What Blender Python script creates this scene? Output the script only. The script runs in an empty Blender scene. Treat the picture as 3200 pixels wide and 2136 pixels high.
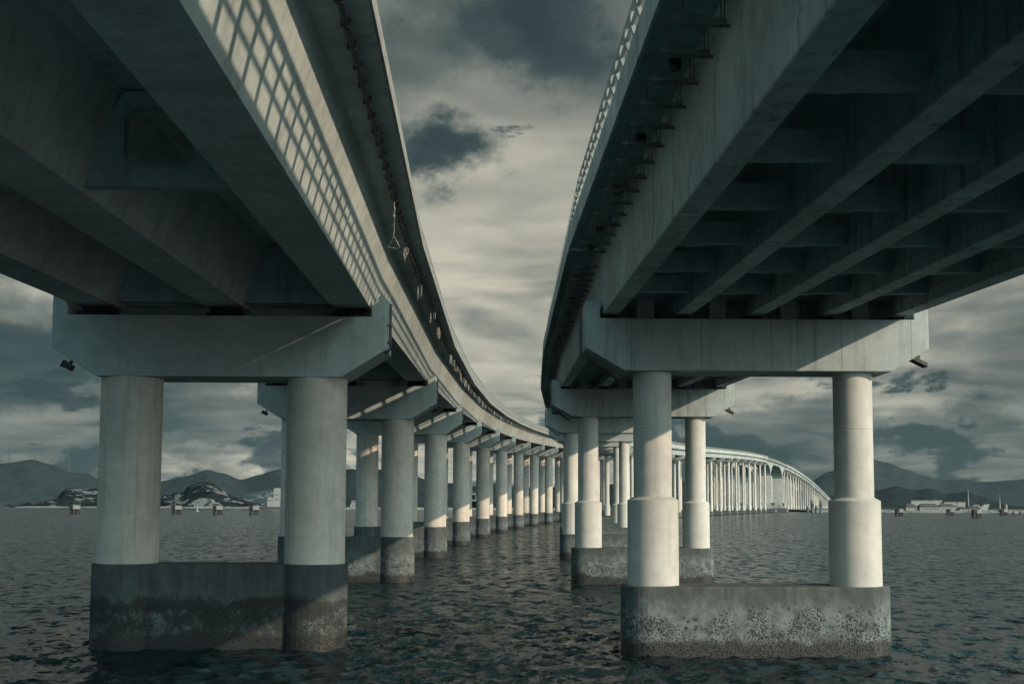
import bpy, bmesh, math, random
from mathutils import Vector, Matrix, noise, Euler
R = math.radians
random.seed(7)
sc = bpy.context.scene
COL = sc.collection

# ------------------------------------------------------------------ helpers
def link(name, data=None, parent=None, loc=None):
    o = bpy.data.objects.new(name, data)
    COL.objects.link(o)
    if parent is not None:
        o.parent = parent
    if loc is not None:
        o.location = loc
    return o

def tag(o, label=None, cat=None, group=None, kind=None):
    if label: o['label'] = label
    if cat: o['category'] = cat
    if group: o['group'] = group
    if kind: o['kind'] = kind
    return o

def children_of(o, allobs):
    return allobs.get(o, ())

def copy_tree(src, parent=None, tree=None):
    """copy an object with its children (mesh data shared)"""
    c = src.copy()
    COL.objects.link(c)
    c.parent = parent
    for ch in tree.get(src.name, ()):
        copy_tree(ch, c, tree)
    return c

def tree_map():
    t = {}
    for o in bpy.data.objects:
        if o.parent is not None:
            t.setdefault(o.parent.name, []).append(o)
    return t

class MB:
    """collects simple solids and links them as one mesh object"""
    def __init__(s):
        s.v = []; s.f = []; s.sm = []
    def add(s, vs, fs, smooth=False):
        b = len(s.v)
        s.v += [tuple(p) for p in vs]
        s.f += [tuple(b + i for i in f) for f in fs]
        s.sm += [smooth] * len(fs)
        return s
    def box(s, x0, x1, y0, y1, z0, z1):
        vs = [(x0,y0,z0),(x1,y0,z0),(x1,y1,z0),(x0,y1,z0),(x0,y0,z1),(x1,y0,z1),(x1,y1,z1),(x0,y1,z1)]
        return s.add(vs, [(3,2,1,0),(4,5,6,7),(0,1,5,4),(1,2,6,5),(2,3,7,6),(3,0,4,7)])
    def prism_y(s, prof, y0, y1):
        """profile in (x, z), counter-clockwise seen from -y, extruded along y"""
        n = len(prof)
        vs = [(x, y0, z) for x, z in prof] + [(x, y1, z) for x, z in prof]
        fs = [tuple(range(n)), tuple(range(2*n-1, n-1, -1))]
        for i in range(n):
            j = (i + 1) % n
            fs.append((i, n + i, n + j, j))
        return s.add(vs, fs)
    def prism_z(s, prof, z0, z1):
        n = len(prof)
        vs = [(x, y, z0) for x, y in prof] + [(x, y, z1) for x, y in prof]
        fs = [tuple(range(n-1, -1, -1)), tuple(range(n, 2*n))]
        for i in range(n):
            j = (i + 1) % n
            fs.append((i, j, n + j, n + i))
        return s.add(vs, fs)
    def lathe(s, prof, seg=40, cx=0, cy=0, caps=True):
        """profile of (r, z) going up"""
        def ring(r, z):
            return [(cx + r*math.cos(2*math.pi*k/seg), cy + r*math.sin(2*math.pi*k/seg), z) for k in range(seg)]
        for (r0, z0), (r1, z1) in zip(prof[:-1], prof[1:]):
            s.add(ring(r0, z0) + ring(r1, z1), [(k, (k+1) % seg, seg+(k+1) % seg, seg+k) for k in range(seg)], True)
        if caps:
            s.add(ring(*prof[0]), [tuple(range(seg-1, -1, -1))])
            s.add(ring(*prof[-1]), [tuple(range(seg))])
        return s
    def tube(s, pts, r, seg=6):
        pts = [Vector(p) for p in pts]; n = len(pts); vs = []
        up = Vector((0.13, 0.2, 0.97))
        for i, p in enumerate(pts):
            d = (pts[min(i+1, n-1)] - pts[max(i-1, 0)])
            if d.length < 1e-9: d = Vector((0,0,1))
            d.normalize()
            a = d.cross(up)
            if a.length < 1e-3: a = d.cross(Vector((1,0,0)))
            a.normalize(); b = d.cross(a)
            for k in range(seg):
                t = 2*math.pi*k/seg
                vs.append(p + a*(r*math.cos(t)) + b*(r*math.sin(t)))
        fs = []
        for i in range(n-1):
            for k in range(seg):
                k2 = (k+1) % seg
                fs.append((i*seg+k, (i+1)*seg+k, (i+1)*seg+k2, i*seg+k2))
        fs += [tuple(range(seg)), tuple((n-1)*seg + k for k in range(seg-1, -1, -1))]
        return s.add(vs, fs, True)
    def mesh(s, name, mat):
        me = bpy.data.meshes.new(name)
        me.from_pydata(s.v, [], s.f)
        me.polygons.foreach_set('use_smooth', s.sm)
        bm = bmesh.new(); bm.from_mesh(me)
        bmesh.ops.recalc_face_normals(bm, faces=bm.faces)
        bm.to_mesh(me); bm.free()
        me.materials.append(mat)
        me.update()
        return me
    def build(s, name, mat, parent=None, loc=None, bevel=0):
        o = link(name, s.mesh(name, mat), parent, loc)
        if bevel:
            m = o.modifiers.new('bevel', 'BEVEL'); m.width = bevel; m.segments = 2; m.limit_method = 'ANGLE'; m.angle_limit = R(40)
        return o

# ------------------------------------------------------------------ materials
def new_mat(name):
    m = bpy.data.materials.new(name); m.use_nodes = True
    nt = m.node_tree; nt.nodes.clear()
    out = nt.nodes.new('ShaderNodeOutputMaterial')
    b = nt.nodes.new('ShaderNodeBsdfPrincipled')
    nt.links.new(b.outputs[0], out.inputs[0])
    return m, nt, b

class NT:
    def __init__(s, nt): s.nt = nt
    def n(s, t, **k):
        x = s.nt.nodes.new(t)
        for a, v in k.items(): setattr(x, a, v)
        return x
    def l(s, a, b): s.nt.links.new(a, b)
    def put(s, sock, v):
        if isinstance(v, bpy.types.NodeSocket): s.l(v, sock)
        else: sock.default_value = v
    def math(s, op, a, b=0.0, c=0.0, clamp=False):
        x = s.n('ShaderNodeMath', operation=op); x.use_clamp = clamp
        s.put(x.inputs[0], a); s.put(x.inputs[1], b); s.put(x.inputs[2], c)
        return x.outputs[0]
    def vmul(s, v, k):
        x = s.n('ShaderNodeVectorMath', operation='MULTIPLY'); s.put(x.inputs[0], v); x.inputs[1].default_value = k
        return x.outputs[0]
    def vadd(s, a, b):
        x = s.n('ShaderNodeVectorMath', operation='ADD'); s.put(x.inputs[0], a); s.put(x.inputs[1], b)
        return x.outputs[0]
    def noise(s, vec, scale, detail=4, rough=.55, dist=0):
        x = s.n('ShaderNodeTexNoise'); s.put(x.inputs['Vector'], vec)
        x.inputs['Scale'].default_value = scale; x.inputs['Detail'].default_value = detail
        x.inputs['Roughness'].default_value = rough; x.inputs['Distortion'].default_value = dist
        return x.outputs['Fac']
    def voro(s, vec, scale, feature='F1', rand=1.0):
        x = s.n('ShaderNodeTexVoronoi', feature=feature); s.put(x.inputs['Vector'], vec)
        x.inputs['Scale'].default_value = scale; x.inputs['Randomness'].default_value = rand
        return x.outputs['Distance']
    def rng(s, v, a, b, c=0.0, d=1.0, smooth=True):
        x = s.n('ShaderNodeMapRange'); x.interpolation_type = 'SMOOTHSTEP' if smooth else 'LINEAR'
        s.put(x.inputs[0], v)
        for i, q in enumerate((a, b, c, d)): s.put(x.inputs[1+i], q)
        return x.outputs[0]
    def ramp(s, v, stops):
        x = s.n('ShaderNodeValToRGB'); s.put(x.inputs[0], v)
        e = x.color_ramp.elements
        while len(e) < len(stops): e.new(0.5)
        for q, (p, c) in zip(e, stops):
            q.position = p; q.color = (*c, 1)
        return x.outputs[0]
    def mix(s, f, a, b, mode='MIX'):
        x = s.n('ShaderNodeMix', data_type='RGBA', blend_type=mode)
        s.put(x.inputs[0], f)
        for i, v in ((6, a), (7, b)):
            if isinstance(v, bpy.types.NodeSocket): s.l(v, x.inputs[i])
            else: x.inputs[i].default_value = (*v, 1)
        return x.outputs[2]
    def bump(s, h, strength=.3, dist=.02, normal=None):
        x = s.n('ShaderNodeBump'); s.put(x.inputs['Height'], h)
        x.inputs['Strength'].default_value = strength; x.inputs['Distance'].default_value = dist
        if normal is not None: s.l(normal, x.inputs['Normal'])
        return x.outputs[0]

def gray(v, tint=(0.84, 1.0, 1.0)):
    return tuple(v*t for t in tint)

DECK, PIER, SHAFT = (.66, 1.0, 1.08), (.76, 1.0, 1.02), (.88, 1.0, .97)
def concrete(name, lo, hi, streak=.35, rough=.85, pits=0.0, joints=0, tint=DECK):
    def gray(v): return tuple(v*t for t in tint)      # teal of the shaded deck put into the colour, weaker on the shafts
    m, nt, b = new_mat(name); N = NT(nt)
    g = N.n('ShaderNodeNewGeometry'); P = g.outputs['Position']
    big = N.noise(P, .35, 5, .6)
    med = N.noise(P, 2.2, 5, .62)
    fine = N.noise(P, 26, 3, .6)
    st = N.noise(N.vmul(P, (3.2, 3.2, .16)), 1.0, 5, .65)
    v = N.math('ADD', N.math('MULTIPLY', big, .45), N.math('MULTIPLY', med, .35))
    v = N.math('ADD', v, N.math('MULTIPLY', fine, .2))
    v = N.rng(v, .32, .68)
    c = N.mix(v, gray(lo), gray(hi))
    s = N.rng(st, .50, .72)
    c = N.mix(N.math('MULTIPLY', s, streak), c, gray(lo*.45))
    h = N.math('ADD', N.math('MULTIPLY', fine, .5), med)
    tone = N.rng(N.noise(P, .045, 2, .5), .3, .7, .80, 1.08)
    c = N.mix(1.0, c, tone, 'MULTIPLY')
    if joints:      # formwork joints
        tc_ = N.n('ShaderNodeTexCoord'); so = N.n('ShaderNodeSeparateXYZ'); N.l(tc_.outputs['Object'], so.inputs[0])
        fx = N.math('ABSOLUTE', N.math('SUBTRACT', N.math('FRACT', N.math('ADD', N.math('DIVIDE', so.outputs[0], joints), 20.3)), .5))
        c = N.mix(N.math('MULTIPLY', N.rng(fx, .012, .004), .35), c, gray(.05))
    if pits:
        vd = N.voro(P, 9.0)
        pm = N.math('MULTIPLY', N.rng(vd, .05, .11, 1, 0), N.rng(N.noise(P, 1.3, 3), .48, .6))
        c = N.mix(N.math('MULTIPLY', pm, pits), c, gray(lo*.25))
    N.l(c, b.inputs['Base Color'])
    b.inputs['Roughness'].default_value = rough
    b.inputs['Specular IOR Level'].default_value = .25
    N.l(N.bump(h, .22, .012), b.inputs['Normal'])
    return m

def pilecap_mat(name, dark):
    def gray(v): return (v*.72, v, v*1.05)
    m, nt, b = new_mat(name); N = NT(nt)
    g = N.n('ShaderNodeNewGeometry'); P = g.outputs['Position']
    sp = N.n('ShaderNodeSeparateXYZ'); N.l(P, sp.inputs[0]); z = sp.outputs[2]
    wob = N.noise(P, .9, 5, .65)
    zz = N.math('ADD', z, N.math('MULTIPLY', N.math('SUBTRACT', wob, .5), 1.25))
    med = N.noise(P, 2.4, 6, .68)
    fine = N.noise(P, 22, 4, .65)
    st = N.noise(N.vmul(P, (2.6, 2.6, .22)), 1.0, 5, .7)
    base = N.mix(N.rng(med, .3, .7), gray(.10), gray(.23))
    base = N.mix(N.math('MULTIPLY', N.rng(fine, .45, .75), .35), base, gray(.07))
    # dark algae streaks running down from the top edge
    topm = N.math('MULTIPLY', N.rng(zz, 1.45, 2.35), N.rng(st, .40, .62))
    c = N.mix(N.math('MULTIPLY', topm, .85), base, gray(.045))
    topf = N.rng(zz, 1.25, 2.0)
    c = N.mix(N.math('MULTIPLY', topf, .62), c, gray(.075))
    # bleached splash zone, peppered with shells
    v1 = N.voro(P, 14.0); v2 = N.voro(P, 4.8)
    dens = N.noise(P, 1.1, 4, .6)
    sp1 = N.math('MULTIPLY', N.rng(v1, .36, .48, 1, 0), N.rng(N.math('ADD', dens, N.math('MULTIPLY', z, -.14)), .22, .42))
    sp1 = N.math('MULTIPLY', sp1, N.rng(zz, 1.7, 1.3))
    c = N.mix(N.math('MULTIPLY', sp1, .92), c, gray(.022))
    sp2 = N.math('MULTIPLY', N.rng(v2, .26, .36, 1, 0), N.rng(N.noise(P, .9, 3), .46, .54))
    sp2 = N.math('MULTIPLY', sp2, N.rng(N.math('ABSOLUTE', N.math('SUBTRACT', zz, 1.25)), .8, .3))
    c = N.mix(N.math('MULTIPLY', sp2, .8), c, gray(.04))
    if dark:  # blotches and tide band, plus the nearest left cap's shade put into the colour
        blot = N.noise(P, 1.25, 7, .72, .4)
        bm_ = N.math('MULTIPLY', N.rng(blot, .36, .54), N.rng(zz, 1.75, 1.35))
        c = N.mix(N.math('MULTIPLY', bm_, .92), c, gray(.026))
        c = N.mix(.35, c, gray(.04))
        band = N.rng(N.math('ABSOLUTE', N.math('SUBTRACT', zz, 1.5)), .30, .08)
        c = N.mix(N.math('MULTIPLY', band, .8), c, gray(.028))
    # wet dark weed next to the water
    wet = N.rng(N.math('ADD', z, N.math('MULTIPLY', N.math('SUBTRACT', wob, .5), .95)), .66, .40)
    wetc = N.mix(N.rng(v1, .15, .5), gray(.010), gray(.030))
    c = N.mix(N.math('MULTIPLY', wet, .88), c, wetc)
    N.l(c, b.inputs['Base Color'])
    N.l(N.rng(z, .3, .9, .45, .9), b.inputs['Roughness'])
    b.inputs['Specular IOR Level'].default_value = .3
    h = N.math('SUBTRACT', N.math('ADD', med, N.math('MULTIPLY', fine, .4)), N.math('MULTIPLY', sp1, .6))
    N.l(N.bump(h, .8, .04), b.inputs['Normal'])
    return m

def plain(name, col, rough=.6, metal=0.0, var=.25, scale=3.0):
    m, nt, b = new_mat(name); N = NT(nt)
    g = N.n('ShaderNodeNewGeometry')
    f = N.rng(N.noise(g.outputs['Position'], scale, 4), .3, .7)
    N.l(N.mix(f, tuple(c*(1-var) for c in col), tuple(min(1, c*(1+var)) for c in col)), b.inputs['Base Color'])
    b.inputs['Roughness'].default_value = rough; b.inputs['Metallic'].default_value = metal
    b.inputs['Specular IOR Level'].default_value = .3
    return m

M = {}
M['left_concrete'] = concrete('left_concrete', .34, .52, .26, pits=.3, tint=PIER)
M['right_concrete'] = concrete('right_concrete', .32, .50, .45, pits=.7, joints=2.35, tint=PIER)
M['left_beam'] = concrete('left_beam', .32, .54, .35, tint=(.80, 1.0, .99))
M['right_beam'] = concrete('right_beam', .30, .56, .75, pits=.4, tint=(.74, 1.0, 1.03))
M['column_left'] = concrete('column_left', .42, .64, .32, pits=.3, tint=(.95, 1.0, .92))
M['column_right'] = concrete('column_right', .44, .62, .30, pits=.4, tint=SHAFT)
M['pilecap_left'] = pilecap_mat('pilecap_left', True)  # darker copy for the nearest left cap, shade included in its colour
M['pilecap_right'] = pilecap_mat('pilecap_right', False)
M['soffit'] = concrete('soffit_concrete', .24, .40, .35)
M['rail'] = plain('rail_paint', gray(.27), .7, 0, .2)
M['bearing'] = plain('bearing_rubber', gray(.03), .7)
M['steel'] = plain('hanger_steel', gray(.13), .7, .0, .3)
M['pipe'] = plain('conduit_pipe', gray(.09), .6, .0, .3)
M['rope'] = plain('rope_fibre', gray(.40), .9)
M['black'] = plain('black_fixture', gray(.02), .5)
M['white'] = plain('white_paint', gray(.25), .7, 0, .25)
M['glass'] = plain('dark_glass', gray(.02), .15)
M['roof'] = plain('dark_roof', gray(.06), .8)
M['stone'] = plain('pale_stone', gray(.15), .9, 0, .4, .3)
M['asphalt'] = plain('asphalt', gray(.06), .9)
M['tyre'] = plain('tyre_rubber', gray(.02), .8)
M['sand'] = plain('shore_sand', gray(.16), .95, 0, .3, .05)

def fg(v): return (v*.62, v, v*1.15)
def forest(name, a, b_, rock=None, scale=.02, thr=.55, rsc=.012):
    m, nt, b = new_mat(name); N = NT(nt)
    g = N.n('ShaderNodeNewGeometry'); P = g.outputs['Position']
    f = N.noise(P, scale, 6, .7)
    c = N.mix(N.rng(f, .35, .65), fg(a), fg(b_))
    if rock:
        r = N.noise(N.vmul(P, (1, 1, 1.6)), rsc, 7, .66, .6)
        c = N.mix(N.rng(r, thr, thr+.035), c, N.mix(N.rng(N.noise(P, rsc*9, 4), .35, .65), gray(rock*.55), gray(rock)))
    N.l(c, b.inputs['Base Color']); b.inputs['Roughness'].default_value = 1.0
    b.inputs['Specular IOR Level'].default_value = 0.0
    N.l(N.bump(N.noise(P, scale*3, 5, .7), .8, 6.0), b.inputs['Normal'])
    return m
M['hill_far'] = forest('far_hill_scrub', .024, .042, None, .02)
M['hill_mid'] = forest('mid_hill_forest', .016, .03, None, .03)
M['hill_right'] = forest('right_hill_forest', .03, .046, None, .025)
M['island'] = forest('island_scrub_and_rock', .012, .028, .22, .05, .53, .05)
M['island_pale'] = forest('pale_rock_ridge', .06, .09, .30, .05, .56, .03)
M['hill_spots'] = forest('forest_with_rock_scars', .018, .032, .38, .03, .63, .012)

# ------------------------------------------------------------------ camera
# eye 5 m above the water, between the two bridges, looking along +Y
F, CX = 2680.0, 1174.5                      # focal length and centre in 2349-px units
PITCH = R(4.7); ROLL = 0.004
cam_d = bpy.data.cameras.new('camera'); cam = link('camera', cam_d)
cam.matrix_world = Matrix.Translation((0, 0, 4.93)) @ Matrix.Rotation(math.pi/2 + PITCH, 4, 'X') @ Matrix.Rotation(ROLL, 4, 'Z')
cam_d.sensor_width = 36.0; cam_d.lens = 36.0*F/2349.0
cam_d.shift_y = (1158 - F*math.tan(PITCH) - 784)/2349.0
cam_d.clip_start = .1; cam_d.clip_end = 40000
sc.camera = cam
def bearing(px): return (px - CX)/F
def hor(px): return 1158 + (px - 1174)*ROLL

# ------------------------------------------------------------------ bridge alignment
SPAN = 35.0
N0, N1 = 0, 60
def cumulate(x1, diffs, first):
    """pier x/y/heading from lateral steps per span"""
    return x1, diffs, first
LR = {0: -1.27, 1: -.55, 2: .2, 3: .95, 4: 1.85, 5: 2.6, 6: 3.3, 7: 4.0, 8: 4.7, 9: 5.5, 10: 6.2, 11: 6.9, 12: 7.6, 13: 8.3, 14: 9.0, 15: 9.7, 16: 10.3}
RR = {0: -.68, 1: .1, 2: .7, 3: 1.45, 4: 2.35, 5: 3.05, 6: 3.8, 7: 4.5, 8: 5.2, 9: 5.95, 10: 6.7, 11: 7.4, 12: 8.15, 13: 8.9, 14: 9.7, 15: 10.3}
def alignment(x1, y1, steps, last):
    X = {1: x1}; Y = {1: y1}; H = {}
    for n in range(1, N1+2):
        d = steps.get(n, 10.6); h = math.asin(d/SPAN); H[n] = h
        X[n+1] = X[n] + d; Y[n+1] = Y[n] + SPAN*math.cos(h)
    for n in range(0, -3, -1):
        d = steps.get(n, steps[0] - .8*(-n)); h = math.asin(d/SPAN); H[n] = h
        X[n] = X[n+1] - d; Y[n] = Y[n+1] - SPAN*math.cos(h)
    return X, Y, H
LX, LY, LH = alignment(-10.14, 41.1, LR, 0)
RX, RY, RH = alignment(8.22, 39.8, RR, 0)
# rise of the deck above its level at pier 1
PROF = [(-3, -4.48), (-1, -2.24), (1, 0), (8, 7.84), (15, 15.68), (20, 21.3), (22, 23.2), (24, 24.7), (26, 25.6), (28, 25.9), (30, 25.6), (33, 24.6), (37, 22.1), (41, 18.5), (45, 13.7), (49, 8.6), (53, 3.2), (57, -2.2), (60, -5.2), (63, -7.0)]
def rise(n):
    for i in range(len(PROF)-1):
        if PROF[i][0] <= n <= PROF[i+1][0]:
            p0 = PROF[max(i-1, 0)]; p1 = PROF[i]; p2 = PROF[i+1]; p3 = PROF[min(i+2, len(PROF)-1)]
            t = (n - p1[0])/(p2[0]-p1[0]); w = p2[0]-p1[0]
            m1 = (p2[1]-p0[1])/(p2[0]-p0[0]) if p2[0] != p0[0] else 0
            m2 = (p3[1]-p1[1])/(p3[0]-p1[0]) if p3[0] != p1[0] else 0
            h00 = 2*t**3-3*t**2+1; h10 = t**3-2*t**2+t; h01 = -2*t**3+3*t**2; h11 = t**3-t**2
            return h00*p1[1] + h10*w*m1 + h01*p2[1] + h11*w*m2
    return PROF[-1][1]

ORD1 = ['', 'first', 'second', 'third', 'fourth', 'fifth', 'sixth', 'seventh', 'eighth', 'ninth', 'tenth', 'eleventh', 'twelfth', 'thirteenth', 'fourteenth', 'fifteenth', 'sixteenth', 'seventeenth', 'eighteenth', 'nineteenth']
TENS = {2: ('twentieth', 'twenty'), 3: ('thirtieth', 'thirty'), 4: ('fortieth', 'forty'), 5: ('fiftieth', 'fifty'), 6: ('sixtieth', 'sixty')}
def ordw(n):
    if n < 20: return ORD1[n]
    t, u = divmod(n, 10)
    return TENS[t][0] if u == 0 else TENS[t][1] + '-' + ORD1[u]

# main spans (haunched box girder on wall piers) replace a few ordinary piers
MAIN = {'left': (26, 29), 'right': (26, 29)}
SKIP = {27, 28}

# ------------------------------------------------------------------ piers
def capbeam_left():
    w, sh = 5.75, 5.22
    prof = [(-w+1.55, -2.12), (w-1.55, -2.12), (w, -1.15), (w, .72), (w-.27, .72), (sh, .28), (sh, 0), (-sh, 0), (-sh, .28), (-w+.27, .72), (-w, .72), (-w, -1.15)]
    return MB().prism_y(prof, -1.07, 1.07)
def capbeam_right():
    w, sh = 5.77, 5.28
    prof = [(-w+1.28, -1.76), (w-1.28, -1.76), (w, -1.0), (w, .34), (sh, .34), (sh, 0), (-sh, 0), (-sh, .58), (-w, .58), (-w, -1.0)]
    return MB().prism_y(prof, -.92, .92)
def pilecap_left():
    r, c, t = 1.17, 3.25, .74
    pts = []
    a0 = math.asin(t/r)
    for k in range(29):
        a = -math.pi + a0 + (2*math.pi - 2*a0)*k/28
        pts.append((c + r*math.cos(a), r*math.sin(a)))
    pts = pts + [(-x, -y) for x, y in pts]
    return MB().prism_z(pts, -2.0, 2.88)
def pilecap_right():
    r, c = .97, 3.56
    pts = []
    for k in range(19):
        a = -math.pi/2 + math.pi*k/18
        pts.append((c + r*math.cos(a), r*math.sin(a)))
    pts = pts + [(-x, -y) for x, y in pts]
    return MB().prism_z(pts, -2.0, 2.28)

ME = {}
ME['cbl'] = capbeam_left().mesh('cap_beam', M['left_concrete'])
ME['cbr'] = capbeam_right().mesh('cap_beam', M['right_concrete'])
ME['pcl'] = pilecap_left().mesh('pile_cap', M['pilecap_left'])
ME['pcl2'] = pilecap_left().mesh('pile_cap', M['pilecap_right'])
ME['pcr'] = pilecap_right().mesh('pile_cap', M['pilecap_right'])
def bev(o, w=.025):
    m = o.modifiers.new('bevel', 'BEVEL'); m.width = w; m.segments = 2; m.limit_method = 'ANGLE'; m.angle_limit = R(35)
def left_bearing(x):
    b = MB().box(x-.62, x+.62, -.55, .55, .0, .17)
    b.box(x-.5, x+.5, -.45, .45, .17, .40)
    return b
ME['bl'] = left_bearing(0).mesh('bearing_pad', M['bearing'])
ME['br'] = MB().box(-.3, .3, -.45, .45, 0, .09).box(-.25, .25, -.38, .38, .09, .17).mesh('bearing_pad', M['bearing'])
ME['kb'] = MB().box(-.28, .28, -.30, .30, 0, .76).mesh('shear_block', M['right_concrete'])
def floodlight_mesh():
    b = MB()
    b.box(-.06, .06, -.05, .05, -.12, .02)
    b.box(-.30, .34, -.16, .16, -.22, -.12)
    b.box(-.34, .38, -.19, .19, -.25, -.215)
    b.tube([(-.1, .1, -.1), (.05, .22, .0), (.25, .25, -.02)], .012)
    return b.mesh('floodlight', M['black'])
ME['fl'] = floodlight_mesh()
ME['fs'] = MB().box(-.05, .05, -.05, .05, -.10, .02).box(-.17, .15, -.15, .15, -.30, -.10).box(-.22, -.17, -.17, .17, -.33, -.07).mesh('floodlight', M['black'])

def make_pier(side, n):
    left = side == 'left'; k = n if n < 26 else n - 2     # the two wall piers count as the 26th and 27th
    X, Y, H = (LX, LY, LH) if left else (RX, RY, RH)
    h = -(H[n] + H[n-1])/2
    root = link('bridge_pier', None, None, (X[n], Y[n], 0)); root.rotation_euler = (0, 0, h)
    tag(root, cat='bridge pier', group='piers of the %s bridge' % side)
    rz = rise(n)
    if left:
        ztop = 11.43 + rz; zb = ztop - 2.12; cc, pct = 3.25, 2.88
        lab = 'nearest pier of the left bridge, plain round shaded columns under a flared cap' if n == 1 else \
              '%s pier of the left bridge counted away from the camera, plain round columns' % ordw(k)
    else:
        ztop = 11.20 + rz; zb = ztop - 1.76; cc, pct = 3.43, 2.28
        lab = 'nearest pier of the right bridge, stepped pale columns on a rounded pile cap' if n == 1 else \
              '%s pier of the right bridge counted away from the camera, stepped columns' % ordw(k)
    root['label'] = lab
    pc = link('pile_cap', ME[('pcl' if n == 1 else 'pcl2') if left else 'pcr'], root); bev(pc, .04)
    for s in (-1, 1):
        seg = 64 if n < 4 else (32 if n < 12 else 20)
        if left:
            b = MB().lathe([(1.05, pct - .02), (1.05, zb + .02)], seg)
        else:
            step = min(5.12, zb - 2.5); zj = step + .15 + (zb - step)*.52
            b = MB().lathe([(.86, pct - .02), (.86, step), (.65, step + .11), (.65, zj - .02), (.638, zj), (.65, zj + .02), (.65, zb + .02)], seg)
        c = b.build('column', M['column_left' if left else 'column_right'], root, (s*cc, 0, 0))
        if n < 4:
            r0 = 1.05 if left else .65
            zj = pct + (zb-pct)*.55 if left else step + .15 + (zb-step)*.52
    cb = link('cap_beam', ME['cbl' if left else 'cbr'], root, (0, 0, ztop)); bev(cb)
    if n <= 12:
        for x in ((-4.45, 0, 4.45) if left else (-4.9, -2.45, 0, 2.45, 4.9)):
            link('bearing_pad', ME['bl' if left else 'br'], root, (x, 0, ztop))
        if not left:
            for x in (-3.67, -1.22, 1.22, 3.67):
                link('shear_block', ME['kb'], root, (x, 0, ztop))
    if n <= 4:
        fl = link('floodlight', ME['fs' if left else 'fl'], root)
        if left:
            fl.location = (-5.2, -.6, ztop - 1.58); fl.rotation_euler = (0, R(28), 0)
            d = MB().tube([(5.86, -.75, ztop + .5), (5.86, -.75, ztop - 1.1), (5.7, -.75, ztop - 1.25)], .05, 8)
            d.box(5.74, 5.90, -.84, -.66, ztop - .3, ztop - .22).box(5.74, 5.90, -.84, -.66, ztop - .9, ztop - .82)
            d.build('drain_pipe', M['pipe'], root)
        else:
            fl.location = (5.55, -.5, ztop - 1.18); fl.rotation_euler = (0, R(24), R(8))
            d = MB().tube([(-5.86, .2, ztop + .5), (-5.86, .2, ztop - 1.05), (-4.6, .2, ztop - 1.95)], .05, 8)
            d.build('drain_pipe', M['pipe'], root)
    return root

# ------------------------------------------------------------------ deck spans
GAP = .03
def rail_post(side):
    """cast post with an outward belly; side = +1 faces +x"""
    b = MB(); prof = []
    for k in range(11):
        t = k/10; prof.append((.10*math.sin(math.pi*min(1, t*1.15))*side, t))
    return prof

def railing(L, side, x, z0, z1, posts=True, step=1.0):
    """three horizontal rails on bellied posts; returns rails mesh builder and list of post builders"""
    rails = MB(); hgt = z1 - z0
    def off(t): return .11*math.sin(math.pi*min(1, t*1.1))*side
    for t, r in ((1.0, .055), (.68, .034), (.35, .034)):
        rails.box(x + off(t) - r, x + off(t) + r, GAP, L - GAP, z0 + t*hgt - r, z0 + t*hgt + r)
    ps = []
    n = int(L/step)
    for i in range(n):
        y = (i + .5)*L/n
        p = MB(); w = .075
        prev = None
        pts = []
        for k in range(9):
            t = k/8
            pts.append((x + off(t), z0 + t*hgt - (.02 if k == 8 else 0)))
        outer = [(a + side*.045, z) for a, z in pts]; inner = [(a - side*.045, z) for a, z in pts]
        prof = outer + inner[::-1]
        p.prism_y(prof, y - w, y + w)
        ps.append(p)
    return rails, ps

def merge(bs):
    o = MB()
    for b in bs: o.add(b.v, b.f)
    return o

def finish_span(root, L, sides, zk, zr, xk, detail, rail_side, setback=.33):
    for s in (-1, 1):
        rails, posts = railing(L, s, s*(xk - setback), zk, zr)
        if detail and s == rail_side:
            r = rails.build('railing', M['rail'], root)
            me0 = None
            for p in posts:
                p.build('rail_post', M['rail'], r)
        else:
            merge([rails] + posts).build('railing', M['rail'], root)

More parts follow.
